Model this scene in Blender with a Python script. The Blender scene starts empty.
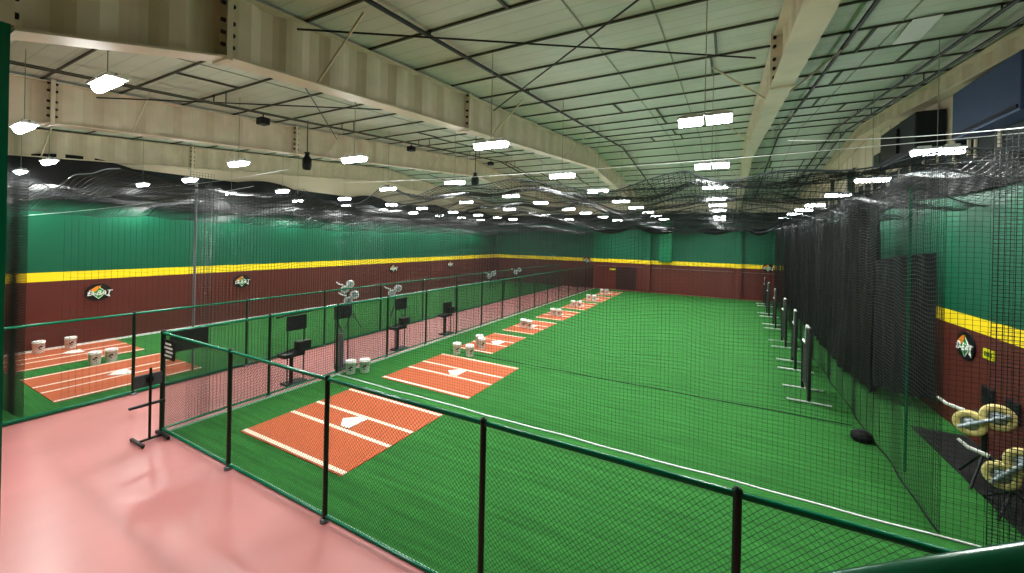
import bpy, bmesh, math, random
import numpy as np
from mathutils import Matrix, Vector
random.seed(7)
PI = math.pi
C = bpy.context.scene.collection

# ------------------------------------------------------------------ camera
cam_d = bpy.data.cameras.new('camera'); cam = bpy.data.objects.new('camera', cam_d); C.objects.link(cam)
Rm = Matrix(((0.880382741717827, -0.01876225515136352, 0.4738926100574232),
             (0.4737906333293545, -0.009833390503062088, -0.8805826140689942),
             (0.021181686778227113, 0.9997756159323197, 0.00023223345938362325)))
M4 = Rm.to_4x4(); M4.translation = Vector((0, 0, 3.6)); cam.matrix_world = M4
cam_d.sensor_width = 36; cam_d.lens = 394.02 * 36 / 1024; cam_d.shift_y = -(286.5 - 240.6) / 1024
cam_d.clip_start = .02
bpy.context.scene.camera = cam
bpy.context.scene.view_settings.view_transform = 'Standard'
bpy.context.scene.view_settings.exposure = 0.3
try: bpy.context.scene.view_settings.look = 'Medium High Contrast'
except Exception: pass
bpy.context.scene.cycles.max_bounces = 6
bpy.context.scene.cycles.diffuse_bounces = 4
bpy.context.scene.cycles.sample_clamp_indirect = 4
w = bpy.data.worlds.new('w'); bpy.context.scene.world = w; w.use_nodes = True
w.node_tree.nodes['Background'].inputs[0].default_value = (.02, .025, .03, 1)
w.node_tree.nodes['Background'].inputs[1].default_value = .3

# ------------------------------------------------------------------ materials
MATS = {}
def s2l(c):
    return tuple((x / 12.92 if x <= .04045 else ((x + .055) / 1.055) ** 2.4) for x in [v / 255 for v in c]) + (1,)
def mat(name, rgb, rough=.6, metal=0, noise=0, nscale=5, bump=0, emis=None, spec=.5, stretch=(1, 1, 1)):
    if name in MATS: return MATS[name]
    m = bpy.data.materials.new(name); m.use_nodes = True; MATS[name] = m
    nt = m.node_tree; b = nt.nodes['Principled BSDF']
    col = s2l(rgb)
    b.inputs['Base Color'].default_value = col; b.inputs['Roughness'].default_value = rough
    b.inputs['Metallic'].default_value = metal; b.inputs['Specular IOR Level'].default_value = spec
    tc = nt.nodes.new('ShaderNodeTexCoord'); mp = nt.nodes.new('ShaderNodeMapping'); mp.inputs['Scale'].default_value = stretch
    nz = nt.nodes.new('ShaderNodeTexNoise'); nz.inputs['Scale'].default_value = nscale; nz.inputs['Detail'].default_value = 4
    nt.links.new(tc.outputs['Object'], mp.inputs[0]); nt.links.new(mp.outputs[0], nz.inputs['Vector'])
    cr = nt.nodes.new('ShaderNodeValToRGB')
    n_ = max(noise, .03)
    cr.color_ramp.elements[0].position = .3; cr.color_ramp.elements[1].position = .7
    cr.color_ramp.elements[0].color = tuple(c * (1 - n_) for c in col[:3]) + (1,)
    cr.color_ramp.elements[1].color = tuple(min(1, c * (1 + n_)) for c in col[:3]) + (1,)
    nt.links.new(nz.outputs[0], cr.inputs[0]); nt.links.new(cr.outputs[0], b.inputs['Base Color'])
    if bump:
        bp = nt.nodes.new('ShaderNodeBump'); bp.inputs['Strength'].default_value = bump; bp.inputs['Distance'].default_value = .01
        nt.links.new(nz.outputs[0], bp.inputs['Height']); nt.links.new(bp.outputs[0], b.inputs['Normal'])
    if emis:
        b.inputs['Emission Color'].default_value = s2l(emis[0]); b.inputs['Emission Strength'].default_value = emis[1]
    return m
cream = mat('cream_steel', (214, 203, 180), .5, noise=.06, nscale=3)
black = mat('black_paint', (16, 17, 18), .45)
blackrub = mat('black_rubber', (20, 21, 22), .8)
darkpipe = mat('dark_pipe', (38, 38, 36), .5)
purl = mat('purlin_grey', (84, 86, 74), .6)  # own dark olive grey of purlins, bridging and conduit
seam = mat('seam_grey', (150, 155, 140), .6)
netm = mat('net_twine', (20, 23, 25), .45)
netl = mat('net_twine_pale', (70, 76, 80), .35)
rope = mat('white_rope', (225, 228, 225), .7)
green_p = mat('green_paint', (0, 112, 80), .22)
green_d = mat('green_post', (6, 40, 28), .4)
wire = mat('green_wire', (10, 42, 30), .45)
white_p = mat('white_plastic', (238, 238, 236), .45)
grey_m = mat('grey_metal', (130, 135, 140), .4, .4)
silver = mat('silver', (185, 195, 205), .35, .5)
plate_m = mat('plate_rubber', (240, 236, 232), .6)
chalk = mat('white_line', (240, 222, 205), .8)
matr = mat('orange_turf', (186, 104, 74), .95, noise=.22, nscale=60, bump=.5, spec=.1)
tyre = mat('cream_tyre', (222, 205, 140), .6)
tyrew = mat('white_tyre', (225, 228, 222), .6)
blueg = mat('blue_grey_panel', (62, 78, 110), .5)
darkbox = mat('dark_box', (32, 36, 42), .5)
yel = mat('yellow_sign', (205, 205, 30), .5)
cloth = mat('black_cloth', (9, 10, 12), .7, noise=.5, nscale=3, stretch=(1, 6, .15))
cloth2 = mat('grey_cloth', (32, 35, 40), .7, noise=.4, nscale=6, stretch=(5, 5, .1))
lampm = mat('lamp_glow', (255, 255, 255), .5, emis=((244, 250, 255), 25))
mtl_dark = mat('motor_dark', (30, 34, 40), .4)

def turf_mat():
    m = mat('green_turf', (62, 120, 62), .95, noise=.25, nscale=90, bump=.8, spec=.08)
    nt = m.node_tree; b = nt.nodes['Principled BSDF']
    tc = nt.nodes.new('ShaderNodeTexCoord'); mp = nt.nodes.new('ShaderNodeMapping'); mp.inputs['Scale'].default_value = (.25, 4, 1)
    nz = nt.nodes.new('ShaderNodeTexNoise'); nz.inputs['Scale'].default_value = 3; nz.inputs['Detail'].default_value = 6
    nt.links.new(tc.outputs['Object'], mp.inputs[0]); nt.links.new(mp.outputs[0], nz.inputs[0])
    mr = nt.nodes.new('ShaderNodeMapRange'); mr.inputs[1].default_value = .3; mr.inputs[2].default_value = .7
    mr.inputs[3].default_value = .74; mr.inputs[4].default_value = 1.15
    nt.links.new(nz.outputs[0], mr.inputs[0])
    mx = nt.nodes.new('ShaderNodeVectorMath'); mx.operation = 'SCALE'
    src = b.inputs['Base Color'].links[0].from_socket
    nt.links.new(src, mx.inputs[0]); nt.links.new(mr.outputs[0], mx.inputs['Scale']); nt.links.new(mx.outputs[0], b.inputs['Base Color'])
    return m
turf = turf_mat()

def pink_mat():
    m = mat('pink_epoxy', (198, 132, 130), .3, noise=.07, nscale=.8, spec=.6)
    return m
pink = pink_mat()

def wall_mat(name='wall_paint', ribs=0, axis=0):
    m = bpy.data.materials.new(name); m.use_nodes = True; nt = m.node_tree; b = nt.nodes['Principled BSDF']
    g = nt.nodes.new('ShaderNodeNewGeometry'); sp = nt.nodes.new('ShaderNodeSeparateXYZ'); nt.links.new(g.outputs['Position'], sp.inputs[0])
    mr = nt.nodes.new('ShaderNodeMapRange'); mr.inputs[1].default_value = 0; mr.inputs[2].default_value = 10
    nt.links.new(sp.outputs[2], mr.inputs[0])
    cr = nt.nodes.new('ShaderNodeValToRGB'); cr.color_ramp.interpolation = 'CONSTANT'
    e = cr.color_ramp.elements
    e[0].position = 0; e[0].color = s2l((98, 42, 34))
    e[1].position = .206; e[1].color = s2l((250, 218, 30))
    for p, c in ((.234, (0, 92, 64)), (.50, (4, 28, 27)), (.577, (214, 203, 180))):  # the near-black green band puts the unlit wall top into the colour
        x = e.new(p); x.color = s2l(c)
    nt.links.new(mr.outputs[0], cr.inputs[0]); nt.links.new(cr.outputs[0], b.inputs['Base Color'])
    b.inputs['Roughness'].default_value = .55
    return m
wallp = wall_mat()

def ceil_mat():
    m = mat('ceiling_liner', (203, 210, 198), .55, noise=.05, nscale=2)
    nt = m.node_tree; b = nt.nodes['Principled BSDF']
    tc = nt.nodes.new('ShaderNodeTexCoord'); sp = nt.nodes.new('ShaderNodeSeparateXYZ'); nt.links.new(tc.outputs['Object'], sp.inputs[0])
    # fine panel laps running across, every 0.28 m along the slope
    mt = nt.nodes.new('ShaderNodeMath'); mt.operation = 'MULTIPLY'; mt.inputs[1].default_value = 1 / .275; nt.links.new(sp.outputs[1], mt.inputs[0])
    fr = nt.nodes.new('ShaderNodeMath'); fr.operation = 'FRACT'; nt.links.new(mt.outputs[0], fr.inputs[0])
    lt = nt.nodes.new('ShaderNodeMath'); lt.operation = 'LESS_THAN'; lt.inputs[1].default_value = .07; nt.links.new(fr.outputs[0], lt.inputs[0])
    mr = nt.nodes.new('ShaderNodeMapRange'); mr.inputs[3].default_value = 1; mr.inputs[4].default_value = .8; nt.links.new(lt.outputs[0], mr.inputs[0])
    mx = nt.nodes.new('ShaderNodeVectorMath'); mx.operation = 'SCALE'
    src = b.inputs['Base Color'].links[0].from_socket
    nt.links.new(src, mx.inputs[0]); nt.links.new(mr.outputs[0], mx.inputs['Scale']); nt.links.new(mx.outputs[0], b.inputs['Base Color'])
    bp = nt.nodes.new('ShaderNodeBump'); bp.inputs['Strength'].default_value = .4; bp.inputs['Distance'].default_value = .02
    nt.links.new(fr.outputs[0], bp.inputs['Height']); nt.links.new(bp.outputs[0], b.inputs['Normal'])
    return m
ceilm = ceil_mat()

# ------------------------------------------------------------------ helpers
def tag(o, label=None, cat=None, group=None, kind=None):
    if label: o['label'] = label
    if cat: o['category'] = cat
    if group: o['group'] = group
    if kind: o['kind'] = kind
    return o
def empty(name, loc=(0, 0, 0), rz=0):
    o = bpy.data.objects.new(name, None); C.objects.link(o); o.location = loc; o.rotation_euler = (0, 0, rz); o.empty_display_size = .1
    return o
class MB:
    """collects boxes, tubes and lathes, then links them as ONE mesh object"""
    def __init__(s): s.v = []; s.f = []; s.smooth = []
    def add(s, v, f, sm=False):
        n = len(s.v); s.v += [tuple(p) for p in v]; s.f += [tuple(i + n for i in q) for q in f]; s.smooth += [sm] * len(f); return s
    def box(s, a, b, rot=None, org=(0, 0, 0)):
        x0, y0, z0 = a; x1, y1, z1 = b
        v = [Vector(p) for p in ((x0, y0, z0), (x1, y0, z0), (x1, y1, z0), (x0, y1, z0), (x0, y0, z1), (x1, y0, z1), (x1, y1, z1), (x0, y1, z1))]
        if rot is not None: v = [rot @ p + Vector(org) for p in v]
        return s.add(v, [(0, 3, 2, 1), (4, 5, 6, 7), (0, 1, 5, 4), (1, 2, 6, 5), (2, 3, 7, 6), (3, 0, 4, 7)])
    def tube(s, pts, r, n=8, caps=True):
        pts = [Vector(p) for p in pts]; rs = r if isinstance(r, (list, tuple)) else [r] * len(pts)
        vs = []
        for i, p in enumerate(pts):
            d = (pts[min(i + 1, len(pts) - 1)] - pts[max(i - 1, 0)]).normalized()
            a = Vector((0, 0, 1)) if abs(d.z) < .9 else Vector((1, 0, 0))
            u = d.cross(a).normalized(); w_ = d.cross(u)
            for k in range(n):
                t = 2 * PI * k / n; vs.append(p + (u * math.cos(t) + w_ * math.sin(t)) * rs[i])
        fs = []
        for i in range(len(pts) - 1):
            for k in range(n):
                k2 = (k + 1) % n; fs.append((i * n + k, i * n + k2, (i + 1) * n + k2, (i + 1) * n + k))
        s.add(vs, fs, True)
        if caps: s.add(vs[:n], [tuple(range(n))]); s.add(vs[-n:], [tuple(range(n))[::-1]])
        return s
    def lathe(s, prof, n=24, M=None):
        vs = []; fs = []
        for (r, z) in prof:
            for k in range(n):
                t = 2 * PI * k / n; p = Vector((r * math.cos(t), r * math.sin(t), z)); vs.append(M @ p if M else p)
        for i in range(len(prof) - 1):
            for k in range(n):
                k2 = (k + 1) % n; fs.append((i * n + k, i * n + k2, (i + 1) * n + k2, (i + 1) * n + k))
        return s.add(vs, fs, True)
    def prism(s, poly, d):
        """poly: list of 3-D points, d extrusion vector"""
        n = len(poly); P = [Vector(p) for p in poly]; Q = [p + Vector(d) for p in P]
        return s.add(P + Q, [tuple(range(n))[::-1], tuple(range(n, 2 * n))] + [(i, (i + 1) % n, n + (i + 1) % n, n + i) for i in range(n)])
    def build(s, name, m, parent=None, bevel=0):
        me = bpy.data.meshes.new(name); me.from_pydata(s.v, [], s.f); me.polygons.foreach_set('use_smooth', s.smooth); me.update()
        bm = bmesh.new(); bm.from_mesh(me); bmesh.ops.recalc_face_normals(bm, faces=bm.faces); bm.to_mesh(me); bm.free()
        me.materials.append(m); o = bpy.data.objects.new(name, me); C.objects.link(o)
        if parent: o.parent = parent
        if bevel:
            b = o.modifiers.new('b', 'BEVEL'); b.width = bevel; b.segments = 2; b.limit_method = 'ANGLE'
        return o
def copy_tree(o, parent=None):
    c = o.copy(); C.objects.link(c)
    if parent: c.parent = parent
    for ch in list(o.children): copy_tree(ch, c)
    return c

def strand_mesh(name, polys, r, m, parent=None):
    """many polylines -> one mesh of three-sided twine"""
    V = []; F = []; base = 0
    for P in polys:
        P = np.asarray(P, float); n = len(P)
        d = np.gradient(P, axis=0); d /= np.linalg.norm(d, axis=1)[:, None] + 1e-9
        a = np.tile([0., 0., 1.], (n, 1)); a[np.abs(d[:, 2]) > .9] = [1., 0., 0.]
        u = np.cross(d, a); u /= np.linalg.norm(u, axis=1)[:, None]; w_ = np.cross(d, u)
        ring = np.stack([P + r * (u * math.cos(t) + w_ * math.sin(t)) for t in (0.5, 0.5 + 2 * PI / 3, 0.5 + 4 * PI / 3)], 1)
        V.append(ring.reshape(-1, 3))
        i = np.arange(n - 1)[:, None] * 3 + base; k = np.arange(3)[None, :]; k2 = (k + 1) % 3
        F.append(np.stack([i + k, i + k2, i + 3 + k2, i + 3 + k], -1).reshape(-1, 4)); base += n * 3
    V = np.concatenate(V); F = np.concatenate(F)
    me = bpy.data.meshes.new(name); me.vertices.add(len(V)); me.vertices.foreach_set('co', V.ravel().astype(np.float32))
    me.loops.add(F.size); me.loops.foreach_set('vertex_index', F.ravel().astype(np.int32))
    me.polygons.add(len(F)); me.polygons.foreach_set('loop_start', (np.arange(len(F)) * 4).astype(np.int32))
    me.polygons.foreach_set('loop_total', np.full(len(F), 4, np.int32)); me.update(calc_edges=True)
    me.materials.append(m); o = bpy.data.objects.new(name, me); C.objects.link(o)
    if parent: o.parent = parent
    return o
def net_surface(name, fn, nu, nv, r, m, parent=None):
    """fn(u,v)->xyz arrays, u,v in 0..1; twine along both families"""
    u = np.linspace(0, 1, nu + 1); v = np.linspace(0, 1, nv + 1); U, V = np.meshgrid(u, v, indexing='ij')
    G = np.stack(fn(U, V), -1)
    return strand_mesh(name, [G[i] for i in range(nu + 1)] + [G[:, j] for j in range(nv + 1)], r, m, parent)
def chain_link(name, p0, p1, z0, z1, parent, cell=.052, r=.0019):
    p0 = Vector(p0); p1 = Vector(p1); L = (p1 - p0).length; d = (p1 - p0).normalized(); H = z1 - z0
    polys = []
    for sgn in (1, -1):
        t = -H
        while t < L:
            a, b = t, t + H
            s0, s1 = max(a, 0), min(b, L)
            if s1 > s0 + .01:
                def pt(s_):
                    h = (s_ - a) if sgn > 0 else H - (s_ - a)
                    q = p0 + d * s_; return (q.x, q.y, z0 + h)
                polys.append([pt(s0), pt(s1)])
            t += cell
    return strand_mesh(name, polys, r, wire, parent)

# ------------------------------------------------------------------ room
XL, XR, YN, YF = -17.9, 4.2, -1.5, 30.5
RY = 17.0
def roofz(y): return 6.3 + .085 * (RY - abs(y - RY))
MB().box((XL, YN, -.1), (XR, YF, -.004)).build('floor', pink)['kind'] = 'structure'
def turf_piece(name, x0, x1, y0, y1):
    o = MB().box((x0, y0, -.004), (x1, y1, .004)).build(name, turf); o['kind'] = 'structure'; return o
turf_piece('floor_turf', -8.8, XR, 3.34, YF)
turf_piece('floor_turf', XL, -11.55, YN, YF)
def wall(name, a, b): o = MB().box(a, b).build(name, wallp); o['kind'] = 'structure'; return o
# gable walls with ribs, eave walls
def gable(name, x, sx):
    pts = [(YN, 0), (YF, 0), (YF, roofz(YF)), (RY, roofz(RY)), (YN, roofz(YN))]
    mb = MB(); mb.prism([(x, y, z) for y, z in pts], (sx * .2, 0, 0)); o = mb.build(name, wallp); o['kind'] = 'structure'
gable('wall_left', XL, -1); gable('wall_right', XR, 1)
wall('wall_far', (XL, YF, 0), (XR, YF + .2, roofz(YF)))
wall('wall_near', (XL, YN - .2, 0), (XR, YN, roofz(YN)))
cl = empty('ceiling', (0, 0, 0)); cl['kind'] = 'structure'
for y0, y1 in ((YN, RY), (RY, YF)):
    mb = MB(); mb.prism([(XL, y0, roofz(y0)), (XL, y1, roofz(y1)), (XL, y1, roofz(y1) + .1), (XL, y0, roofz(y0) + .1)], (XR - XL, 0, 0))
    mb.build('roof_panel', ceilm, cl)
ys = [y for y in np.arange(.13, 30, 1.1)]
for y in ys:
    z = roofz(y)
    MB().box((XL, y - .014, z - .032), (XR, y + .014, z - .002)).build('purlin', purl, cl)
for x in (-16, -14.2, -12.9, -9.1, -7.4, -2.6, -1.6, -.2, 1.9, 2.9):   # bridging bars between purlins
    mb = MB()
    for i in range(len(ys) - 1):
        if random.random() < .38 and abs(ys[i] - RY) > 1.2:
            y0, y1 = ys[i], ys[i + 1]; xx = x + random.uniform(-.15, .15)
            mb.prism([(xx - .018, y0, roofz(y0) - .04), (xx + .018, y0, roofz(y0) - .04), (xx + .018, y0, roofz(y0) - .01), (xx - .018, y0, roofz(y0) - .01)], (0, y1 - y0, roofz(y1) - roofz(y0)))
    if mb.v: mb.build('bridging', purl, cl)
for y, z in ((8.15, 0),):
    mb = MB(); mb.box((2.36, 7.78, roofz(7.78) - .03), (2.68, 8.6, roofz(8.6) - .09)); mb.build('skylight', white_p, cl)

# panel joints along the slope
for x in (-16.5, -13.4, -8.2, -6.2, -1.9, -.9, 2.25, 3.4):
    mb = MB()
    for y0, y1 in ((YN, RY), (RY, YF)):
        mb.prism([(x, y0, roofz(y0) - .012), (x + .02, y0, roofz(y0) - .012), (x + .02, y0, roofz(y0)), (x, y0, roofz(y0))], (0, y1 - y0, roofz(y1) - roofz(y0)))
    mb.build('panel_joint', seam, cl)

# ------------------------------------------------------------------ rigid frames
def zbot(y): 
    if y < 2.44: return 5.667 - .28 * (2.44 - y)
    if y > 31.56: return 5.667 - .28 * (y - 31.56)
    return 5.46 + .085 * (RY - abs(y - RY))
def frame(x, label, depth=None, col=True, green=False):
    t = empty('roof_beam', (x, 16, 0)); tag(t, label, 'roof beam')
    def P(y, z, dx=0): return (dx, y - 16, z)
    zb = zbot if depth is None else (lambda y: roofz(y) - depth)
    N = 400; ys_ = np.linspace(YN + .05 if not col else .88, YF - .02, N)
    v = []; f = []
    for i, y in enumerate(ys_):
        ph = (y / .66) % 1; und = .035 * max(-1, min(1, 4.5 * (abs(ph - .5) - .25) * 2))
        v += [P(y, zb(y), und), P(y, roofz(y) - .06, und)]
    for i in range(N - 1): f.append((2 * i, 2 * i + 2, 2 * i + 3, 2 * i + 1))
    mb = MB(); mb.add(v, f, False); w_ = mb.build('web', cream, t)
    fl = MB()
    brk = [float(ys_[0])] + ([2.44] if depth is None else []) + [RY, float(ys_[-1])]
    for a, b in zip(brk, brk[1:]):
        fl.prism([P(a, zb(a), -.15), P(a, zb(a), .15), P(a, zb(a) - .022, .15), P(a, zb(a) - .022, -.15)], (0, b - a, zb(b) - zb(a)))
    fl.build('bottom_flange', cream, t)
    tf = MB()
    for a, b in ((brk[0], RY), (RY, brk[-1])):
        tf.prism([P(a, roofz(a) - .055, -.12), P(a, roofz(a) - .055, .12), P(a, roofz(a) - .075, .12), P(a, roofz(a) - .075, -.12)], (0, b - a, roofz(b) - roofz(a)))
    tf.build('top_flange', cream, t)
    if depth is None:
        for y in (2.44, 7.3, 24.6):
            sp = MB().box(P(y - .03, zb(y) - .05, -.16), P(y + .03, roofz(y) - .03, .16)).build('splice_plate', cream, t)
            bo = MB()
            for dz in (.12, .26, .40, .6, .74):
                for sx in (-.11, .11):
                    for sy in (-1, 1):
                        bo.tube([P(y + sy * .03, zb(y) + dz, sx), P(y + sy * .07, zb(y) + dz, sx)], .024, 6)
            bo.build('bolt', black, sp)
        # kicker braces down from the purlins to the bottom flange
        for y in (3.6, 8.3, 13.3, 20.5):
            for sx in (-1, 1):
                MB().tube([P(y, zb(y) + .02, sx * .1), P(y, roofz(y) - .06, sx * 1.0)], .018, 6).build('kicker_brace', cream, t)
    if col:
        zt = 5.25
        c1 = MB().box(P(.1, zt, -.15), P(.88, roofz(.5) - .05, .15)).build('column_head', cream, t)
        bo = MB()
        for z in (5.35, 5.5, 5.66):
            bo.tube([P(.88, z, .09), P(.91, z, .09)], .028, 6); bo.tube([P(.88, z, -.09), P(.91, z, -.09)], .028, 6)
            bo.tube([P(.7, z, .15), P(.7, z, .18)], .028, 6)
        bo.build('bolt', black, c1)
        MB().box(P(.1, 0, -.15), P(.86, zt, .15)).build('column', green_p if green else cream, t)
    return t
frame(-17.72, 'cream rib-webbed roof beam against the green end wall, farthest left', col=False)
frame(-11.45, 'cream roof beam with bolted splice running over the left fence', green=True)
frame(-5.22, 'large cream roof beam over the orange mats, second from the left wall side with green near column', green=True)
frame(.74, 'greenish cream roof beam over the middle of the open turf', green=True)
frame(4.02, 'shallow cream roof beam along the right end wall', depth=.42, col=False)

# painted pilasters on the far wall
for x, lab in ((-4.95, 'green and maroon painted pilaster on the far wall, left of the pair'), (.83, 'green and maroon painted pilaster on the far wall, right of the pair')):
    o = MB().box((x - .22, 30.2, 0), (x + .22, 30.49, 5.4)).build('pilaster', wallp); tag(o, lab, 'pilaster')
o = MB().box((-4.13, 30.1, 2.3), (-3.25, 30.49, 5.2)).build('wall_duct', mat('duct_green', (0, 112, 74), .5)); tag(o, 'bright green boxed duct on the far wall between the pilasters', 'duct')
t = empty('wall_opening', (-6.5, 30.49, 0)); tag(t, 'dark maroon door panel low in the far wall left of the pilaster', 'door')
MB().box((-.75, -.05, .1), (.75, .0, 1.75)).build('panel', mat('dark_maroon', (52, 22, 20), .6), t)
MB().box((-.8, -.07, 1.75), (.8, 0, 1.8)).build('frame', mat('maroon_trim', (90, 40, 34), .6), t)
o = MB().box((-7.75, 30.4, 1.5), (-7.3, 30.49, 1.62)).build('wall_sign', yel); tag(o, 'small yellow sign on the maroon far wall', 'sign')
o = MB().box((-8.7, 30.42, 1.78), (4.0, 30.49, 1.81)).build('trim_1', mat('rail_grey', (120, 110, 105), .5)); o['kind'] = 'structure'
# base trims of the walls
o = MB().box((XL, YN, .0), (XL + .04, YF, .06)).build('baseboard_left', white_p); o['kind'] = 'structure'
o = MB().box((-8.7, YF - .35, .004), (XR, YF, .012)).build('trim_2', mat('red_track', (132, 62, 55), .6)); o['kind'] = 'structure'

# ------------------------------------------------------------------ pipes on the roof
def roofpipe(name, x, drop, r, label, y0=0, y1=30, m=darkpipe, dx=0):
    t = empty(name, (x, RY, 0)); tag(t, label, 'pipe')
    pts = [(0 if y < RY else dx, y - RY, roofz(y) - drop) for y in (y0, RY - .5, RY, RY + .5, y1)]
    MB().tube(pts, r).build('pipe', m, t)
    for y in np.arange(max(1.2, y0), y1, 3.3): MB().tube([(0, y - RY, roofz(y) - drop), (0, y - RY, roofz(y) - .01)], .012, 5).build('hanger', m, t)
roofpipe('sprinkler_pipe', -3.86, .11, .03, 'dark sprinkler pipe under the ceiling, right of the large cream beam')
roofpipe('sprinkler_pipe', -9.95, .2, .03, 'dark sprinkler pipe under the ceiling between the two left cream beams')
roofpipe('sprinkler_pipe', 1.66, .11, .03, 'dark sprinkler pipe right of the beam over the open turf')
roofpipe('sprinkler_pipe', 3.55, .2, .028, 'thin dark pipe beside the right end beam, lower of two', m=darkpipe)
roofpipe('sprinkler_pipe', 3.25, .12, .028, 'thin dark pipe beside the right end beam, upper of two')
roofpipe('conduit', -9.45, .32, .018, 'thin pale conduit beside the left sprinkler pipe', m=purl)
for i, (a, b, lab) in enumerate((((-5.0, 3.2), (.4, 7.6), 'thin crossed wind-brace rod rising to the right above the first mats'), ((-5.0, 8.2), (.4, 3.6), 'thin crossed wind-brace rod falling to the right above the first mats'),
                                ((-11.2, 3.0), (-5.5, 8.2), 'thin wind-brace rod between the two left beams, nearer'), ((-11.2, 8.6), (-5.5, 3.2), 'thin wind-brace rod between the two left beams, crossing the nearer'))):
    o = MB().tube([(a[0], a[1], roofz(a[1]) - .25), (b[0], b[1], roofz(b[1]) - .25)], .013, 6).build('brace_rod', darkpipe); tag(o, lab, 'brace rod')

# ------------------------------------------------------------------ lights
def make_light():
    t = empty('hanging_light')
    for sx in (-1, 1):
        h = MB().box((sx * .165 - .15, -.1, .03), (sx * .165 + .15, .1, .06)); h.box((sx * .165 - .08, -.06, .06), (sx * .165 + .08, .06, .1)); ho = h.build('lamp_head', white_p, t)
        n = 10; MB().prism([(sx * .165 - .14,   .065 * math.cos(PI * k / n), .028 - .085 * math.sin(PI * k / n)) for k in range(n + 1)], (.28, 0, 0)).build('diffuser', lampm, ho)
    MB().tube([(-.28, 0, .08), (.28, 0, .08)], .014, 6).build('bracket', grey_m, t)
    return t
ld = bpy.data.lights.new('lamp_light', 'AREA'); ld.shape = 'RECTANGLE'; ld.size = .62; ld.size_y = .2; ld.energy = 70; ld.color = (.97, 1.0, .97)
LS = bpy.data.objects.new('light_source', ld); C.objects.link(LS); LS.location = (0, 0, -.07)
lp = bpy.data.lights.new('lamp_spill', 'POINT'); lp.energy = 13; lp.shadow_soft_size = .15; lp.color = (1.0, .99, .95)
LP = bpy.data.objects.new('spill_source', lp); C.objects.link(LP); LP.location = (0, 0, -.3)
base = make_light(); LS.parent = base; LP.parent = base; used = False
cab = MB().tube([(0, 0, .08), (0, 0, 1.08)], .006, 5).build('cable', seam, base)
rows = [(-17.2, [3.15, 5.75, 8.45, 11.2, 13.85, 16.3, 18.8, 21.4, 24, 26.6], 'the far left row along the green wall'),
        (-14.1, [3.0, 5.8, 8.6, 11.25, 13.9, 16.1, 18.8, 21.5, 24, 26.3], 'the second row from the left wall'),
        (-9.7, [1.8, 4.9, 9.4, 13.85, 17.7, 22.2, 26.5], 'the row above the pink walkway'),
        (-6.75, [1.9, 5.6, 9.04, 12.4, 15.0, 18.3, 21.05, 24.5, 28.4], 'the row above the orange mats'),
        (-3.5, [5.68, 9.0, 12.1, 15.25, 18.2, 21.0, 24.1, 27.4], 'the row just right of the orange mats'),
        (-.25, [5.65, 8.95, 12.2, 15.5, 17.9, 21.0, 25.4, 28.3], 'the row over the middle of the turf'),
        (3.04, [5.3, 8.95, 12.15, 15.3, 18.75, 21.15, 23.65, 26.9], 'the row over the black net curtain')]
ords = ['first', 'second', 'third', 'fourth', 'fifth', 'sixth', 'seventh', 'eighth', 'ninth', 'tenth']
for x, yl, desc in rows:
    for i, y in enumerate(yl):
        if x > 3 and i == 0: z = 5.2
        else: z = 5.2
        o = base if not used else copy_tree(base); used = True
        if (x, i) == (-6.75, 0): z = 5.42
        if (x, i) == (-14.1, 0): z = 5.22
        o.location = (x, y, z)
        tag(o, 'white hanging light, %s from the camera in %s' % (ords[i], desc), 'light', 'hanging lights, ' + desc)
        for ch in o.children:
            if ch.name.startswith('cable'): k_ = (roofz(y) - z - .09); ch.scale = (1, 1, k_); ch.location = (0, 0, .08 - .08 * k_)

# ------------------------------------------------------------------ nets
def sag(x, y):
    tx = (x + 30 + .25) / 3.3 % 1; ty = (y + .6) / 3.3 % 1
    return -.34 * 4 * tx * (1 - tx) * (.55 + .45 * np.sin(x * .9 + y * .35)) - .22 * 4 * ty * (1 - ty) + .05 * np.sin(3.1 * x + 1.7 * y) + .03 * np.sin(7 * y - 4 * x)
def roofnet(name, x0, x1, y0, y1, zb, cell, r, label, amp=1.0):
    t = empty(name, ((x0 + x1) / 2, (y0 + y1) / 2, 0)); tag(t, label, 'netting'); ox, oy = (x0 + x1) / 2, (y0 + y1) / 2
    def fn(U, V):
        x = x0 + (x1 - x0) * U; y = y0 + (y1 - y0) * V; z = zb + sag(x, y) * amp - .008 * (y - y0) - (.45 * np.exp(-((x + 17.75) / 1.2) ** 2))
        return x - ox, y - oy, z
    net_surface('mesh', fn, int((x1 - x0) / cell), int((y1 - y0) / cell), r, netm, t)
    fr = []
    u = np.linspace(0, 1, 90)
    for Y in np.arange(y0, y1, 3.3):
        a, b, c = fn(u, (Y - y0) / (y1 - y0) + u * 0); fr.append(np.stack([a, b, c], -1))
    strand_mesh('edge_rope', fr, .014, netl, t)
roofnet('roof_net', -8.8, 4.15, 6.9, 30.2, 4.98, .08, .0046, 'black net canopy sagging under the lights over the open turf')
roofnet('roof_net', -17.75, -8.95, 2.7, 30.2, 4.7, .08, .0048, 'black net canopy sagging over the left lanes and the pink walkway', amp=.6)
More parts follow.
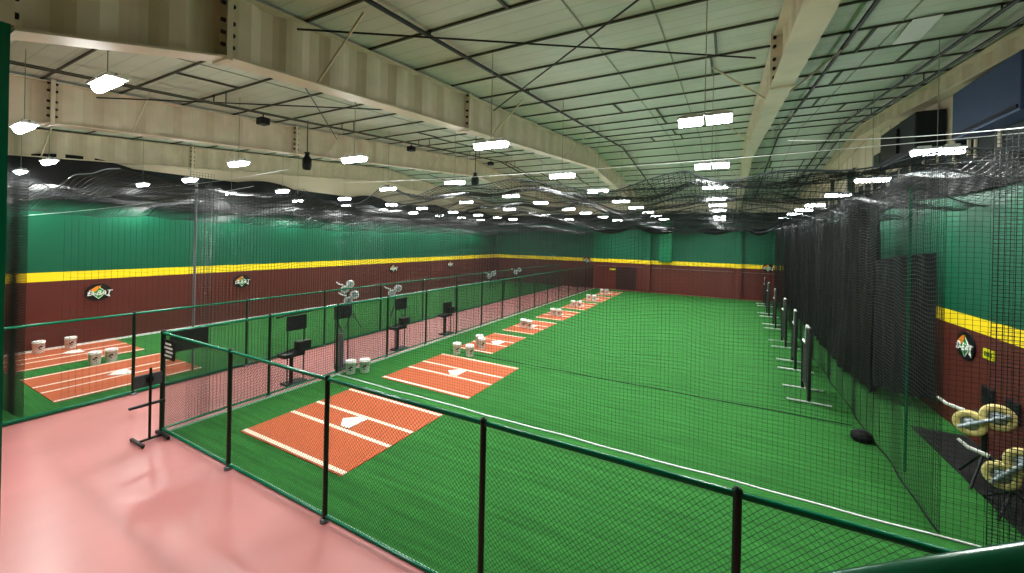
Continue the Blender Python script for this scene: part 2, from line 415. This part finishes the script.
def curtain(name, p0, p1, z0, z1, cell, r, label, m=netm, wave=.02, hem=None, top=None, gather=1.0):
    p0 = np.array(p0, float); p1 = np.array(p1, float); L = np.linalg.norm(p1 - p0); d = (p1 - p0) / L; nrm = np.array([-d[1], d[0]])
    c = (p0 + p1) / 2; t = empty(name, (c[0], c[1], 0)); tag(t, label, 'netting')
    def fn(U, V):
        s = U * L; wv = wave * (np.sin(s * 2.3) + .6 * np.sin(s * 5.1 + 1)) * (1 - .5 * V)
        x = p0[0] + d[0] * s + nrm[0] * wv - c[0]; y = p0[1] + d[1] * s + nrm[1] * wv - c[1]
        zt = z1 + (sag(p0[0] + d[0] * s, p0[1] + d[1] * s) if top else 0 * s)
        return x, y, z0 + (zt - z0) * V
    net_surface('mesh', fn, int(L / cell * gather), int((z1 - z0) / cell), r, m, t)
    u = np.linspace(0, 1, 120)
    if hem: strand_mesh('hem_rope', [np.stack(fn(u, 0 * u), -1)], hem[0], hem[1], t)
    return t
curtain('net_curtain', (-8.75, 6.9), (4.12, 6.9), .015, 4.98, .065, .0022, 'tall black net curtain across the turf with a white rope hem behind the first mat', top=True, hem=(.016, rope), wave=.012)
curtain('net_curtain', (-7.7, 10.3), (2.35, 10.3), .015, 4.85, .085, .0018, 'second black net curtain across the turf with a dark hem beyond the second mat', top=True, hem=(.01, green_d), wave=.012)
curtain('net_curtain', (-8.98, 3.9), (-8.98, 30.2), .05, 4.9, .065, .0036, 'long black net hung along the inner walkway fence', top=True)
curtain('net_curtain', (-11.62, 2.7), (-11.62, 30.2), .05, 4.8, .1, .0022, 'long black net hung along the left walkway fence', top=True)
curtain('net_curtain', (2.48, 7.0), (2.85, 30.0), .015, 4.9, .06, .0034, 'long black net lying along the right edge of the open turf', top=True, wave=.02, hem=(.015, blackrub))
curtain('net_curtain', (2.62, 6.35), (4.12, 6.2), .01, 4.95, .042, .0042, 'double black net in front of the pitching machines at the right wall', wave=.05)
curtain('net_curtain', (-11.75, 2.27), (-13.1, 2.1), .02, 4.75, .03, .004, 'bunched black net hanging beside the far left corner of the left lanes', wave=.06)

curtain('net_curtain', (-9.08, 3.75), (-9.08, 4.15), .02, 4.8, .05, .003, 'gathered black net edge hanging at the front of the inner walkway fence', wave=.03)
def drape(name, pts, z0f, z1, m, label, amp=.09, fold=.32):
    """folded cloth-like bundle of netting following a plan polyline"""
    P = [Vector(p) for p in pts]; seg = [(P[i + 1] - P[i]).length for i in range(len(P) - 1)]; L = sum(seg)
    c = sum(P, Vector((0, 0))) / len(P); N = int(L / .06); M = 24; v = []; f = []
    rnd = [random.uniform(0, 6) for _ in range(4)]
    for i in range(N + 1):
        s = L * i / N; k = 0; q = s
        while k < len(seg) - 1 and q > seg[k]: q -= seg[k]; k += 1
        d = (P[k + 1] - P[k]).normalized(); b = P[k] + d * q; n = Vector((-d.y, d.x))
        for j in range(M + 1):
            h = j / M; z0 = z0f(s); z = z0 + (z1 + .25 * math.sin(s * 1.1) - z0) * h
            a = amp * (math.sin(s / fold * 2 * PI + rnd[0] + 1.2 * math.sin(h * 3 + s)) + .5 * math.sin(s / fold * 3.3 + rnd[1] + h * 4)) * (1.1 - .6 * h)
            p = b + n * a; v.append((p.x - c.x, p.y - c.y, z))
    for i in range(N):
        for j in range(M): f.append((i * (M + 1) + j, (i + 1) * (M + 1) + j, (i + 1) * (M + 1) + j + 1, i * (M + 1) + j + 1))
    o = MB().add(v, f, True).build(name, m); o.location = (c.x, c.y, 0); tag(o, label, 'curtain'); return o
drape('black_curtain', [(3.3, 12.6), (3.2, 14.5), (3.25, 17), (3.35, 22), (3.5, 30.2)], lambda s: .02 + .05 * (1 + math.sin(s * 2)), 4.6, cloth, 'dense black bunched net curtain along the right side of the turf')
drape('black_curtain', [(3.2, 12.5), (3.55, 12.1), (4.1, 12.0)], lambda s: .3, 3.3, cloth2, 'greyish bunched net panel between the black curtain and the right wall', amp=.05, fold=.2)
drape('black_curtain', [(4.1, 5.8), (4.12, 9), (4.1, 13), (4.1, 20)], lambda s: 4.75 + .05 * math.sin(s), 5.35, cloth, 'black rolled net valance along the top of the right wall', amp=.03, fold=.6)
drape('black_curtain', [(-17.7, 3.0), (-17.7, 12), (-17.7, 29)], lambda s: 4.5 + .05 * math.sin(s), 5.7, cloth, 'dark net valance added to darken the unlit top of the left wall', amp=.03, fold=.9)  # dark folds added to give the upper left wall its unlit look
def swag(x0, x1, y, ztop, drop, label):
    N = 40; M = 10; v = []; f = []
    for i in range(N + 1):
        u = i / N; x = x0 + (x1 - x0) * u; cen = 4 * u * (1 - u)
        for j in range(M + 1):
            h = j / M; z = ztop - drop * cen * (.15 + .85 * h) - .12 * h; yy = .12 * math.sin(h * 14) * cen
            v.append((x - (x0 + x1) / 2, yy, z))
    for i in range(N):
        for j in range(M): f.append((i * (M + 1) + j, (i + 1) * (M + 1) + j, (i + 1) * (M + 1) + j + 1, i * (M + 1) + j + 1))
    o = MB().add(v, f, True).build('net_swag', cloth2); o.location = ((x0 + x1) / 2, y, 0); tag(o, label, 'netting', 'gathered net swags before the far wall')
for i, (a, b) in enumerate(((-8.7, -5.4), (-5.4, -2.1), (-2.1, 1.0), (1.0, 2.65))):
    swag(a, b, 27.5, 4.85, .5, 'gathered grey net swag hanging before the far wall, %s from the left' % ords[i])

# support cables
for p, q, lab in (((-8.7, 8.4, 4.93), (4.1, 8.4, 4.95), 'white cable stretched across the hall just under the lights'),
                  ((.7, 6.1, 4.95), (4.1, 6.1, 5.0), 'white cable stretched to the right wall, nearer of two'),
                  ((-8.7, 6.9, 5.0), (4.1, 6.9, 5.02), 'thin cable carrying the front edge of the net canopy'),
                  ((-17.8, 3.2, 4.0), (-11.3, 6.1, 4.93), 'white cable rising from the left wall toward the canopy'),
                  ((-17.8, 5.6, 5.1), (-9, 5.6, 5.15), 'pale cable carrying the front of the left net canopy')):
    n = 14; pts = [tuple(Vector(p).lerp(Vector(q), i / n) - Vector((0, 0, .1 * 4 * (i / n) * (1 - i / n)))) for i in range(n + 1)]
    o = MB().tube(pts, .0055, 6).build('support_cable', rope); tag(o, lab, 'cable')
o = MB().tube([(-12.3, 5.2, 0.02), (-12.3, 5.2, 5.0)], .03).build('net_pole', grey_m); tag(o, 'slim pale pole standing in the left lanes before the maroon wall', 'pole')
o = MB().tube([(2.64, 8.65, 0), (2.64, 8.65, 4.6)], .02).build('net_pole', green_p); tag(o, 'dark green pole in the net along the right edge of the turf', 'pole')

# ------------------------------------------------------------------ fences
def fence(p0, p1, posts, label, z1=1.8, lastpost=True, name='chain_link_fence'):
    p0 = Vector((p0[0], p0[1], 0)); p1 = Vector((p1[0], p1[1], 0)); t = empty(name, p0); tag(t, label, 'fence'); d = p1 - p0; dn = d.normalized()
    MB().tube([(0, 0, z1), tuple(d + Vector((0, 0, z1)))], .026, 10).build('top_rail', green_p, t)
    MB().tube([(0, 0, .07), tuple(d + Vector((0, 0, .07)))], .022, 8).build('bottom_rail', green_p, t)
    for s in posts:
        q = dn * s; r = .035 if s == 0 else .03
        pb = MB().tube([tuple(q), tuple(q + Vector((0, 0, z1 + .01)))], r, 12)
        pb.lathe([(r + .006, z1 + .0), (r + .006, z1 + .03), (r * .6, z1 + .055), (0, z1 + .06)], 12, Matrix.Translation(q)); po = pb.build('post', green_d, t)
        MB().lathe([(r + .03, 0), (r + .03, .03), (r, .045)], 10, Matrix.Translation(q)).build('foot_collar', grey_m, po)
    chain_link('wire_mesh', (0, 0, 0), d, .08, z1, t)
    return t
fence((-8.88, 3.3), (3.9, 3.3), [0, 2.24, 4.5, 6.83, 9.0, 11.3], 'green chain-link fence along the near edge of the turf beside the pink floor')
fence((-8.88, 3.3), (-8.88, 29.9), [0.01] + [1.9 + 1.75 * i for i in range(16)], 'green chain-link fence between the orange mat lanes and the pink walkway')
fence((-11.5, -1.2), (-11.5, 29.9), [.3, 2.6, 4.95, 7.3, 9.7, 12.1, 14.5, 16.9, 19.3, 21.7, 24.1, 26.5, 28.9], 'green chain-link fence between the pink walkway and the left lanes')
for p, q, n, lab in (((-8.88, 3.36, 0), (3.9, 3.36, 0), 'trim_3', 0), ((-8.8, 3.36, 0), (-8.8, 29.9, 0), 'trim_4', 0), ((-11.54, -1.3, 0), (-11.54, 29.9, 0), 'trim_5', 0)):
    a = Vector(p); b = Vector(q); pale = mat('pale_curb', (150, 190, 170), .4)
    wv = Vector((.02, .02, 0)); o = MB().box((min(a.x, b.x) - .015, min(a.y, b.y) - .015, .003), (max(a.x, b.x) + .015, max(a.y, b.y) + .015, .03)).build(n, pale if n != 'trim_5' else green_p); o['kind'] = 'structure'

# foreground hand rail of the viewing platform
def ray(px, py):
    d = Vector((px - 512, -(py - 240.6), -394.02)); return (Rm @ d) / 394.02
A = Vector((0, 0, 3.6)) + ray(800, 603) * .6; B = Vector((0, 0, 3.6)) + ray(1050, 570) * .48
o = MB().tube([tuple(A - (B - A) * .6), tuple(B + (B - A))], .03, 20).build('hand_rail', green_p); tag(o, 'round green hand rail close to the camera at the lower right', 'rail')

# ------------------------------------------------------------------ batting mats
def mat_thing(cx, y0, lx, ly, label, axis='x', full=True):
    """orange mat; chalk lines run along x (right lanes) or y (left lanes)"""
    t = empty('batting_mat', (cx, y0 + ly / 2, .004)); tag(t, label, 'batting mat')
    MB().box((-lx / 2, -ly / 2, 0), (lx / 2, ly / 2, .012)).build('turf_pad', matr, t)
    offs = [0.03, .40, .63, .97]
    for k in offs:
        b = MB()
        if axis == 'x': yy = -ly / 2 + k * ly; b.box((-lx / 2, yy - .04, .0125), (lx / 2, yy + .04, .016))
        else: xx = -lx / 2 + k * lx; b.box((xx - .035, -ly / 2, .0125), (xx + .035, ly / 2, .016))
        b.build('chalk_line', chalk, t)
    return t
def plate(x, y, rz, label):
    w_ = .215; pts = [(w_, -w_), (w_, w_), (0, w_), (-w_, 0), (0, -w_)]
    mb = MB(); mb.prism([(a, b, 0) for a, b in pts], (0, 0, .018)); o = mb.build('home_plate', plate_m, bevel=.004); o.location = (x, y, .0205); o.rotation_euler.z = rz
    tag(o, label, 'home plate')
mnames = ['nearest wide orange batting mat seen through the chain-link fence', 'second wide orange batting mat beyond the white rope']
mat_thing(-6.35, 4.02, 2.72, 2.45, mnames[0]); plate(-6.32, 5.28, 0, 'white home plate on the nearest orange mat')
mat_thing(-6.35, 7.36, 2.68, 2.54, mnames[1]); plate(-6.32, 8.65, 0, 'white home plate on the second orange mat')
for i, y in enumerate((10.65, 13.7, 16.85, 20.1, 23.3, 26.5)):
    mat_thing(-7.07, y, 1.36, 2.5, 'narrow orange batting mat, %s in line from the camera in the right lanes' % ords[i + 2])
    plate(-7.1 if i else -6.95, y + 1.27, 0, 'white home plate on the %s orange mat of the right lanes' % ords[i + 2])
mat_thing(-13.52, 2.75, 2.55, 2.65, 'orange batting mat of the left lanes nearer the walkway fence', axis='y')
mat_thing(-16.75, 2.7, 2.25, 2.65, 'orange batting mat of the left lanes close to the maroon wall', axis='y')
plate(-13.46, 4.12, PI / 2, 'white home plate on the left-lane mat nearer the walkway'); plate(-16.9, 4.12, PI / 2, 'white home plate on the left-lane mat by the maroon wall')

# ------------------------------------------------------------------ buckets
def make_bucket():
    t = empty('ball_bucket')
    MB().lathe([(0, 0), (.125, 0), (.13, .01), (.148, .31), (.155, .31), (.155, .325), (.149, .33), (.149, .365), (.143, .368), (.138, .33), (.12, .02), (0, .02)], 28).build('pail', white_p, t)
    MB().lathe([(0, .345), (.146, .345), (.151, .35), (.151, .368), (.147, .374), (.128, .374), (.124, .362), (0, .362)], 28).build('lid', white_p, t)
    n = 12; MB().tube([(.158 * math.cos(a), .158 * math.sin(a), .30 - .13 * math.sin(a)) for a in [PI * i / n for i in range(n + 1)]], .004, 5).build('handle', grey_m, t)
    lg = MB()
    for (a0, a1, z0, z1) in ((-.5, -.1, .16, .2), (-.2, .25, .19, .235), (-.35, .1, .11, .135)):
        N = 8; R = .1485
        v = []; f = []
        for i in range(N + 1):
            a = a0 + (a1 - a0) * i / N
            for z in (z0, z1): rr = .1305 + (z - .01) * .06 + .0015; v.append((rr * math.cos(a), rr * math.sin(a), z))
        for i in range(N): f.append((2 * i, 2 * i + 2, 2 * i + 3, 2 * i + 1))
        lg.add(v, f)
    lg.build('printed_mark', mat('mark_black', (25, 25, 30), .5), t)
    return t
bk = make_bucket(); first = True
blist = [(-7.33, 10.12, 'left of the pair before the third orange mat', 'r'), (-6.86, 10.14, 'right of the pair before the third orange mat', 'r'), (-7.25, 11.3, 'left of the pair on the third orange mat', 'r'), (-6.98, 11.0, 'right of the pair on the third orange mat', 'r'),
         (-7.24, 14.6, 'left of the pair on the fourth orange mat', 'r'), (-6.93, 14.5, 'right of the pair on the fourth orange mat', 'r'), (-7.21, 17.75, 'left of the pair on the fifth orange mat', 'r'), (-6.9, 17.7, 'right of the pair on the fifth orange mat', 'r'),
         (-7.24, 20.7, 'left of the pair on the sixth orange mat', 'r'), (-6.91, 20.75, 'right of the pair on the sixth orange mat', 'r'), (-7.31, 23.7, 'left of the pair on the seventh orange mat', 'r'), (-6.92, 23.6, 'right of the pair on the seventh orange mat', 'r'),
         (-7.44, 27.2, 'left of the pair on the last orange mat', 'r'), (-7.12, 27.2, 'right of the pair on the last orange mat', 'r'),
         (-17.6, 3.62, 'left of the two at the maroon wall', 'l'), (-17.55, 4.25, 'right of the two at the maroon wall', 'l'), (-14.97, 4.08, 'front left of the pair between the left-lane mats', 'l'), (-15.0, 4.42, 'back right of the pair between the left-lane mats', 'l'),
         (-8.62, 7.18, 'left of the two in the walkway-fence corner', 'c'), (-8.4, 7.45, 'right of the two in the walkway-fence corner', 'c')]
for x, y, lab, g in blist:
    o = bk if first else copy_tree(bk); first = False
    z = .0205 if g == 'l' and x < -16 else .004
    for my in (10.65, 13.7, 16.85, 20.1, 23.3, 26.5):
        if g == 'r' and my < y < my + 2.5: z = .0205
    o.location = (x, y, z); o.scale = (.88, .88, .93); o.rotation_euler.z = math.atan2(-y, -x) + .3 + random.uniform(-.3, .3)
    tag(o, 'white plastic ball bucket, ' + lab, 'bucket', 'white ball buckets')

# ------------------------------------------------------------------ screens on the right
def make_screen(W=1.05, Hh=1.7):
    t = empty('protective_screen')
    MB().tube([(0, 0, .05), (0, 0, Hh - .1), (0, .08, Hh)], .035, 10).build('side_post', black, t)
    MB().tube([(0, W, .05), (0, W, Hh - .45)], .035, 10).build('side_post', black, t)
    MB().tube([(0, .08, Hh), (0, W * .45, Hh), (0, W * .55, Hh - .05), (0, W * .6, Hh - .45), (0, W, Hh - .45)], .03, 10).build('top_tube', rope, t)
    MB().box((-.012, 0, .25), (.012, W, Hh - .47)).box((-.012, .02, Hh - .5), (.012, W * .58, Hh - .03)).build('padded_net', blackrub, t)
    for y in (0, W):
        f = MB(); f.tube([(-.42, y, .03), (.42, y, .03)], .022, 8); fo = f.build('foot_bar', rope, t)
    MB().tube([(0, 0, .25), (0, W, .25)], .022, 8).build('lower_tube', black, t)
    return t
sc0 = None
for i, (x, y, rz) in enumerate(((1.78, 11.23, -.03), (1.88, 13.95, -.06), (1.98, 16.85, .0), (2.02, 20.4, -.02), (2.06, 23.7, 0), (2.22, 27.7, 0))):
    if sc0 is None: o = sc0 = make_screen()
    else: o = copy_tree(sc0)
    o.location = (x, y, .004); o.rotation_euler.z = rz
    tag(o, 'black padded pitching screen on white foot bars, %s from the camera' % ords[i], 'screen', 'row of pitching screens along the right of the turf')
o = MB().lathe([(0, 0), (.13, 0), (.17, .05), (.16, .14), (.08, .19), (0, .2)], 18).build('sand_bag', blackrub); o.location = (2.33, 9.6, .004); tag(o, 'black weight bag holding the net hem at the right edge', 'weight bag')

# ------------------------------------------------------------------ pitching machines
def make_machine(zc, tm, tilt=.5, wr=.22, gap=.36, legs=True):
    """two-wheel pitching machine throwing along x: wheels in the x-z plane, axles along y"""
    t = empty('pitching_machine')
    ca, sa = math.cos(tilt), math.sin(tilt)
    for s in (-1, 1):
        c = Vector((s * gap / 2 * ca, 0, zc + s * gap / 2 * sa)); M = Matrix.Translation(c) @ Matrix.Rotation(PI / 2, 4, 'X')
        wl = MB().lathe([(wr * .55, -.05), (wr * .9, -.055), (wr, -.035), (wr * .96, 0), (wr, .035), (wr * .9, .055), (wr * .55, .05), (wr * .55, -.05)], 28, M).build('wheel', tm, t)
        hb = MB().lathe([(0, -.03), (wr * .56, -.03), (wr * .56, .03), (0, .03)], 20, M); hb.lathe([(0, -.09), (.035, -.09), (.035, .09), (0, .09)], 10, M)
        hb.build('hub', silver, wl)
    MB().tube([(-gap * .9 * ca, -.09, zc - gap * .9 * sa), (gap * .95 * ca, -.09, zc + gap * .95 * sa)], .028, 8).tube([(-gap * .9 * ca, .09, zc - gap * .9 * sa), (gap * .95 * ca, .09, zc + gap * .95 * sa)], .022, 8).build('wheel_bracket', silver, t)
    for mx in (-.08, .1): MB().tube([(mx, .12, zc), (mx, .3, zc)], .07, 12).build('motor', mtl_dark, t)
    MB().tube([(-.5, 0, zc + .2), (-.4, 0, zc + .12), (-.2, 0, zc + .08)], [.02, .028, .03], 8).build('ball_chute', white_p, t)
    MB().tube([(0, .05, .45 * zc), (0, .05, zc)], .035, 8).build('post', mtl_dark, t)
    for a in (0.3, 2.4, 4.5):
        MB().tube([(0, .05, .5 * zc), (.38 * math.cos(a), .05 + .38 * math.sin(a), .02)], .018, 6).build('leg', mtl_dark, t)
    return t
for (x, y, zc, tm, tilt, rz, wr, lab) in ((3.55, 8.75, 1.0, tyre, .6, -.5, .19, 'pitching machine with cream tyres by the right wall, farther of two'), (3.5, 7.95, .64, tyre, .95, -.5, .18, 'pitching machine with cream tyres by the right wall, nearer and lower of two'),
        (-14.6, 11.9, 1.4, tyrew, .8, 0.5, .17, 'pitching machine with white tyres in the left lanes, behind the nearest one'), (-12.9, 10.7, 1.2, tyrew, .8, .5, .17, 'nearest pitching machine with white tyres in the left lanes'),
        (-13.1, 13.25, 1.2, tyrew, .7, .5, .17, 'third pitching machine with white tyres in the left lanes'), (-14.1, 23.3, 1.2, tyrew, .6, .5, .17, 'pitching machine with white tyres far down the left lanes, first of the far ones'),
        (-14.3, 27.6, 1.2, tyrew, .6, .5, .17, 'pitching machine with white tyres nearest the far wall of the left lanes')):
    m_ = make_machine(zc, tm, tilt, wr, gap=wr * (2.05 if x < 0 else 1.75)); m_.location = (x, y, .004); m_.rotation_euler.z = rz; tag(m_, lab, 'pitching machine')
o = MB().box((3.4, 7.3, .004), (4.18, 10.9, .016)).build('floor_shade', blackrub); tag(o, 'dark sheet standing for the shade under the pitching machines by the right wall', 'painted shade')  # dark sheet laid on the turf as painted shade below the machines

# equipment stations standing along the inner fence
def station(x, y, label, arm=True, greyleg=False, pz=1.65):
    t = empty('feeder_station', (x, y, 0)); tag(t, label, 'pitching station')
    pn = MB().box((-.03, -.25, pz - .36), (.03, .25, pz)).build('guard_panel', blackrub, t, bevel=.015)
    if not greyleg:
        MB().box((-.1, .0, .78), (.1, .34, 1.0)).build('hopper_box', black, t, bevel=.02)
        MB().box((-.16, -.38, .68), (.16, .12, .76)).tube([(-.1, -.38, .74), (-.1, .1, .82)], .03, 6).build('platform', black, t)
    for yy in (-.22, .2):
        MB().tube([(0, yy, .02), (0, yy, pz)], .016, 6).build('side_post', black, t)
    if greyleg:
        MB().tube([(0, -.02, .0), (0, -.02, .95)], .07, 12).build('lift_column', grey_m, t)
        MB().tube([(0, -.02, .9), (0, .02, 1.05), (0, -.12, 1.2), (0, -.15, 1.32)], .03, 8).build('bent_arm', grey_m, t)
        MB().box((-.12, -.15, .005), (.12, .2, .12)).build('base', grey_m, t)
    else:
        MB().tube([(0, -.12, .0), (0, -.12, .7)], .045, 8).build('lift_column', black, t)
        MB().box((-.15, -.3, .0), (.15, .2, .04)).build('base', black, t)
    if arm: MB().tube([(0, -.5, pz + .02), (0, .45, pz + .06)], .022, 6).build('cross_arm', black, t)
station(-9.22, 6.05, 'black pitching station with wide cross arm, nearest behind the walkway fence')
station(-9.2, 7.35, 'pitching station with grey lift column and black guard panel', arm=False, greyleg=True, pz=1.72)
station(-9.22, 9.6, 'black pitching station third along the walkway fence', arm=False)
station(-9.25, 12.1, 'black pitching station fourth along the walkway fence', arm=False, pz=1.2)

# stand on the pink floor at the fence corner
t = empty('tee_stand', (-8.68, 3.06, 0)); tag(t, 'black wheeled stand with a padded panel on the pink floor at the fence corner', 'stand')
MB().box((-.015, -.015, .03), (.015, .015, 1.27)).build('pole', black, t)
pp = MB().box((-.09, -.2, .95), (-.03, .18, 1.16)).build('padded_panel', mat('grey_pad', (70, 73, 78), .5), t, bevel=.015)
MB().box((-.03, -.05, 1.03), (-.01, .05, 1.11)).build('clamp', black, pp)
MB().box((-.06, -.27, .62), (-.0, .22, .66)).build('tray', mtl_dark, t, bevel=.01)
bb = MB().box((-.02, -.14, .03), (.02, .2, .06)).box((-.24, -.18, .03), (.24, -.14, .06)).box((-.24, .16, .03), (.24, .2, .06)).build('base_frame', black, t)
for sx in (-.22, .22):
    for yy in (-.16, .18): MB().tube([(sx - .012, yy, .022), (sx + .012, yy, .022)], .02, 10).build('caster', black, bb)

# sign board on the fence corner
t = empty('sign_board', (-8.83, 3.36, 0)); tag(t, 'black sign with small white lettering on the fence corner post', 'sign')
MB().box((-.012, 0.02, 1.42), (.012, .62, 1.80)).build('side_panel', mat('board_black', (14, 24, 20), .5), t)
fp = MB().box((-.0, -.075, 1.36), (.42, -.06, 1.7)).build('front_panel', black, t)
for i, (a, b) in enumerate(((.08, .3), (.04, .34), (.1, .36), (.06, .32))):
    mb = MB(); x = a
    while x < b:
        wd = random.uniform(.02, .05); mb.box((x, -.078, 1.615 - i * .07), (min(x + wd, b), -.0755, 1.65 - i * .07)); x += wd + .012
    mb.build('lettering', white_p, fp)

# ------------------------------------------------------------------ wall emblems
def text_mesh(txt, size, shear=.35):
    cu = bpy.data.curves.new('txt', 'FONT'); cu.body = txt; cu.size = size; cu.shear = shear; cu.align_x = 'CENTER'; cu.align_y = 'CENTER'; cu.extrude = .004; cu.offset = size * .02
    ob = bpy.data.objects.new('txt', cu); C.objects.link(ob); dg = bpy.context.evaluated_depsgraph_get(); dg.update()
    me = bpy.data.meshes.new_from_object(ob.evaluated_get(dg)); bpy.data.objects.remove(ob); return me
def emblem(loc, rz, label):
    t = empty('wall_emblem', loc, rz); tag(t, label, 'emblem')   # faces local -y
    def disc(a, b, y0, y1, n=40): return MB().prism([(a * math.cos(2 * PI * k / n), y0, b * math.sin(2 * PI * k / n)) for k in range(n)], (0, y1 - y0, 0))
    disc(.31, .275, -.03, 0).build('oval_board', black, t)
    MB().prism([(0, -.036, -.225), (.19, -.036, -.02), (0, -.036, .19), (-.19, -.036, -.02)], (0, .006, 0)).build('white_diamond', white_p, t)
    MB().prism([(0, -.041, -.195), (.165, -.041, -.02), (0, -.041, .165), (-.165, -.041, -.02)], (0, .005, 0)).build('green_diamond', mat('emblem_green', (60, 160, 70), .5), t)
    MB().prism([(-.24, -.046, .06), (-.05, -.046, .2), (.06, -.046, .21), (-.03, -.046, .08), (-.1, -.046, .01)], (0, .005, 0)).build('orange_flash', mat('emblem_orange', (240, 150, 40), .5), t)
    me = text_mesh('D-BAT', .19)
    for v in me.vertices: x, y, z = v.co; v.co = (x * 1.02, -.05 - z, y * 1.15 - .03)
    me.materials.append(white_p); o = bpy.data.objects.new('lettering', me); C.objects.link(o); o.parent = t
    MB().prism([(-.27, -.05, -.0), (-.2, -.05, .04), (-.2, -.05, -.06)], (0, .004, 0)).prism([(.16, -.05, -.12), (.27, -.05, -.17), (.25, -.05, -.08)], (0, .004, 0)).build('swoosh', white_p, t)
for y, z, o_ in ((4.93, 1.64, 'nearest'), (9.25, 1.65, 'second'), (17.9, 1.75, 'third'), (23.6, 1.75, 'fourth')):
    emblem((XL + .005, y, z), PI / 2, 'black oval emblem with white lettering on the left wall, %s from the camera' % o_)
emblem((-9.6, YF - .005, 2.17), 0, 'black oval emblem on the far wall behind the walkway'); emblem((2.55, YF - .005, 2.17), 0, 'black oval emblem over the yellow stripe at the right of the far wall')
emblem((XR - .005, 10.95, 1.74), -PI / 2, 'black oval emblem with green diamond on the maroon right wall')
t = empty('wall_sign', (XR - .01, 10.2, 1.75), -PI / 2); tag(t, 'small yellow-green sign on the maroon right wall', 'sign')
MB().box((-.16, -.02, -.09), (.16, 0, .09)).build('plate', yel, t)
mb = MB()
for k in range(4): mb.box((-.11 + .06 * k, -.024, -.04), (-.075 + .06 * k, -.02, .045))
mb.build('marking', mat('dark_green_ink', (20, 70, 30), .5), t)
for y, z, lab in ((10.2, 1.0, 'left of two'), (9.5, 1.0, 'right of two')):
    t = empty('wall_vent', (XR - .01, y, z), -PI / 2); tag(t, 'dark square vent on the maroon right wall, ' + lab, 'vent', 'wall vents')
    MB().box((-.17, -.03, -.17), (.17, 0, .17)).build('housing', mtl_dark, t, bevel=.01)
    mb = MB()
    for k in range(5): mb.box((-.14, -.04, -.13 + k * .06), (.14, -.03, -.1 + k * .06))
    mb.build('louvre', black, t)

# ------------------------------------------------------------------ upper right wall equipment
t = empty('air_handler', (XR - .02, 13.0, 6.1), -PI / 2); tag(t, 'dark boxy air handler high on the right wall', 'air handler')
MB().box((-1.1, -.5, -.35), (1.1, 0, .55)).build('cabinet', darkbox, t, bevel=.03); MB().box((-.9, -.55, -.2), (.2, -.5, .4)).build('grille', black, t)
t = empty('wall_cabinet', (XR - .02, 9.9, 6.2), -PI / 2); tag(t, 'large blue-grey boxed unit high on the right wall at the frame edge', 'wall unit')
MB().box((-.8, -.35, -.5), (1.2, 0, .4)).build('cabinet', blueg, t, bevel=.02); MB().box((-.75, -.37, -.45), (1.15, -.35, -.4)).build('lower_trim', darkbox, t)
for i, (y0, y1) in enumerate(((11.0, 11.5), (15.4, 16.6), (18.5, 19.6), (21.5, 22.4))):
    t = empty('window_%d' % (i + 1), (XR - .01, (y0 + y1) / 2, 6.1)); t['kind'] = 'structure'
    hw = (y1 - y0) / 2; MB().box((-.02, -hw, -.6), (0, hw, .45)).build('pane', mat('dark_glass', (26, 34, 46), .15), t)
    MB().box((-.04, -hw - .05, -.65), (0, -hw, .5)).box((-.04, hw, -.65), (0, hw + .05, .5)).build('frame', cream, t)
ribs = MB()
for y in np.arange(5.5, 29, .75): ribs.box((XR - .03, y, 5.36), (XR - .001, y + .06, roofz(y) - .45))
o = ribs.build('trim_6', cream); o['kind'] = 'structure'

# hanging speakers and boxes
t = empty('hanging_speaker', (-10.36, 7.0, 5.45)); tag(t, 'black hanging speaker under the left cream beam', 'speaker')
MB().lathe([(0, 0), (.1, .02), (.12, .1), (.12, .32), (.07, .38), (.05, .45), (.08, .5), (0, .5)], 16).build('body', black, t); MB().tube([(0, 0, .5), (0, 0, 1.4)], .012, 6).build('rod', black, t)
t = empty('hanging_speaker', (-7.64, 11.4, 5.45)); tag(t, 'small dark blue-grey hanging speaker farther along under the cream beam', 'speaker')
MB().lathe([(0, 0), (.11, .02), (.13, .1), (.13, .3), (.07, .36), (.05, .42), (.08, .46), (0, .46)], 16).build('body', darkbox, t); MB().tube([(0, 0, .46), (0, 0, 1.8)], .012, 6).build('rod', black, t)
for (x, y, lab) in ((-9.85, 5.5, 'nearest'), (-9.85, 10.6, 'middle'), (-9.85, 16.0, 'farthest')):
    z = roofz(y) - .42
    t = empty('pipe_box', (x, y, z)); tag(t, 'small black box hanging on the left sprinkler pipe, %s of three' % lab, 'junction box')
    MB().box((-.12, -.1, -.08), (.12, .1, .08)).build('box', black, t, bevel=.01); MB().tube([(0, 0, .08), (0, 0, .2)], .015, 6).build('bracket', black, t)
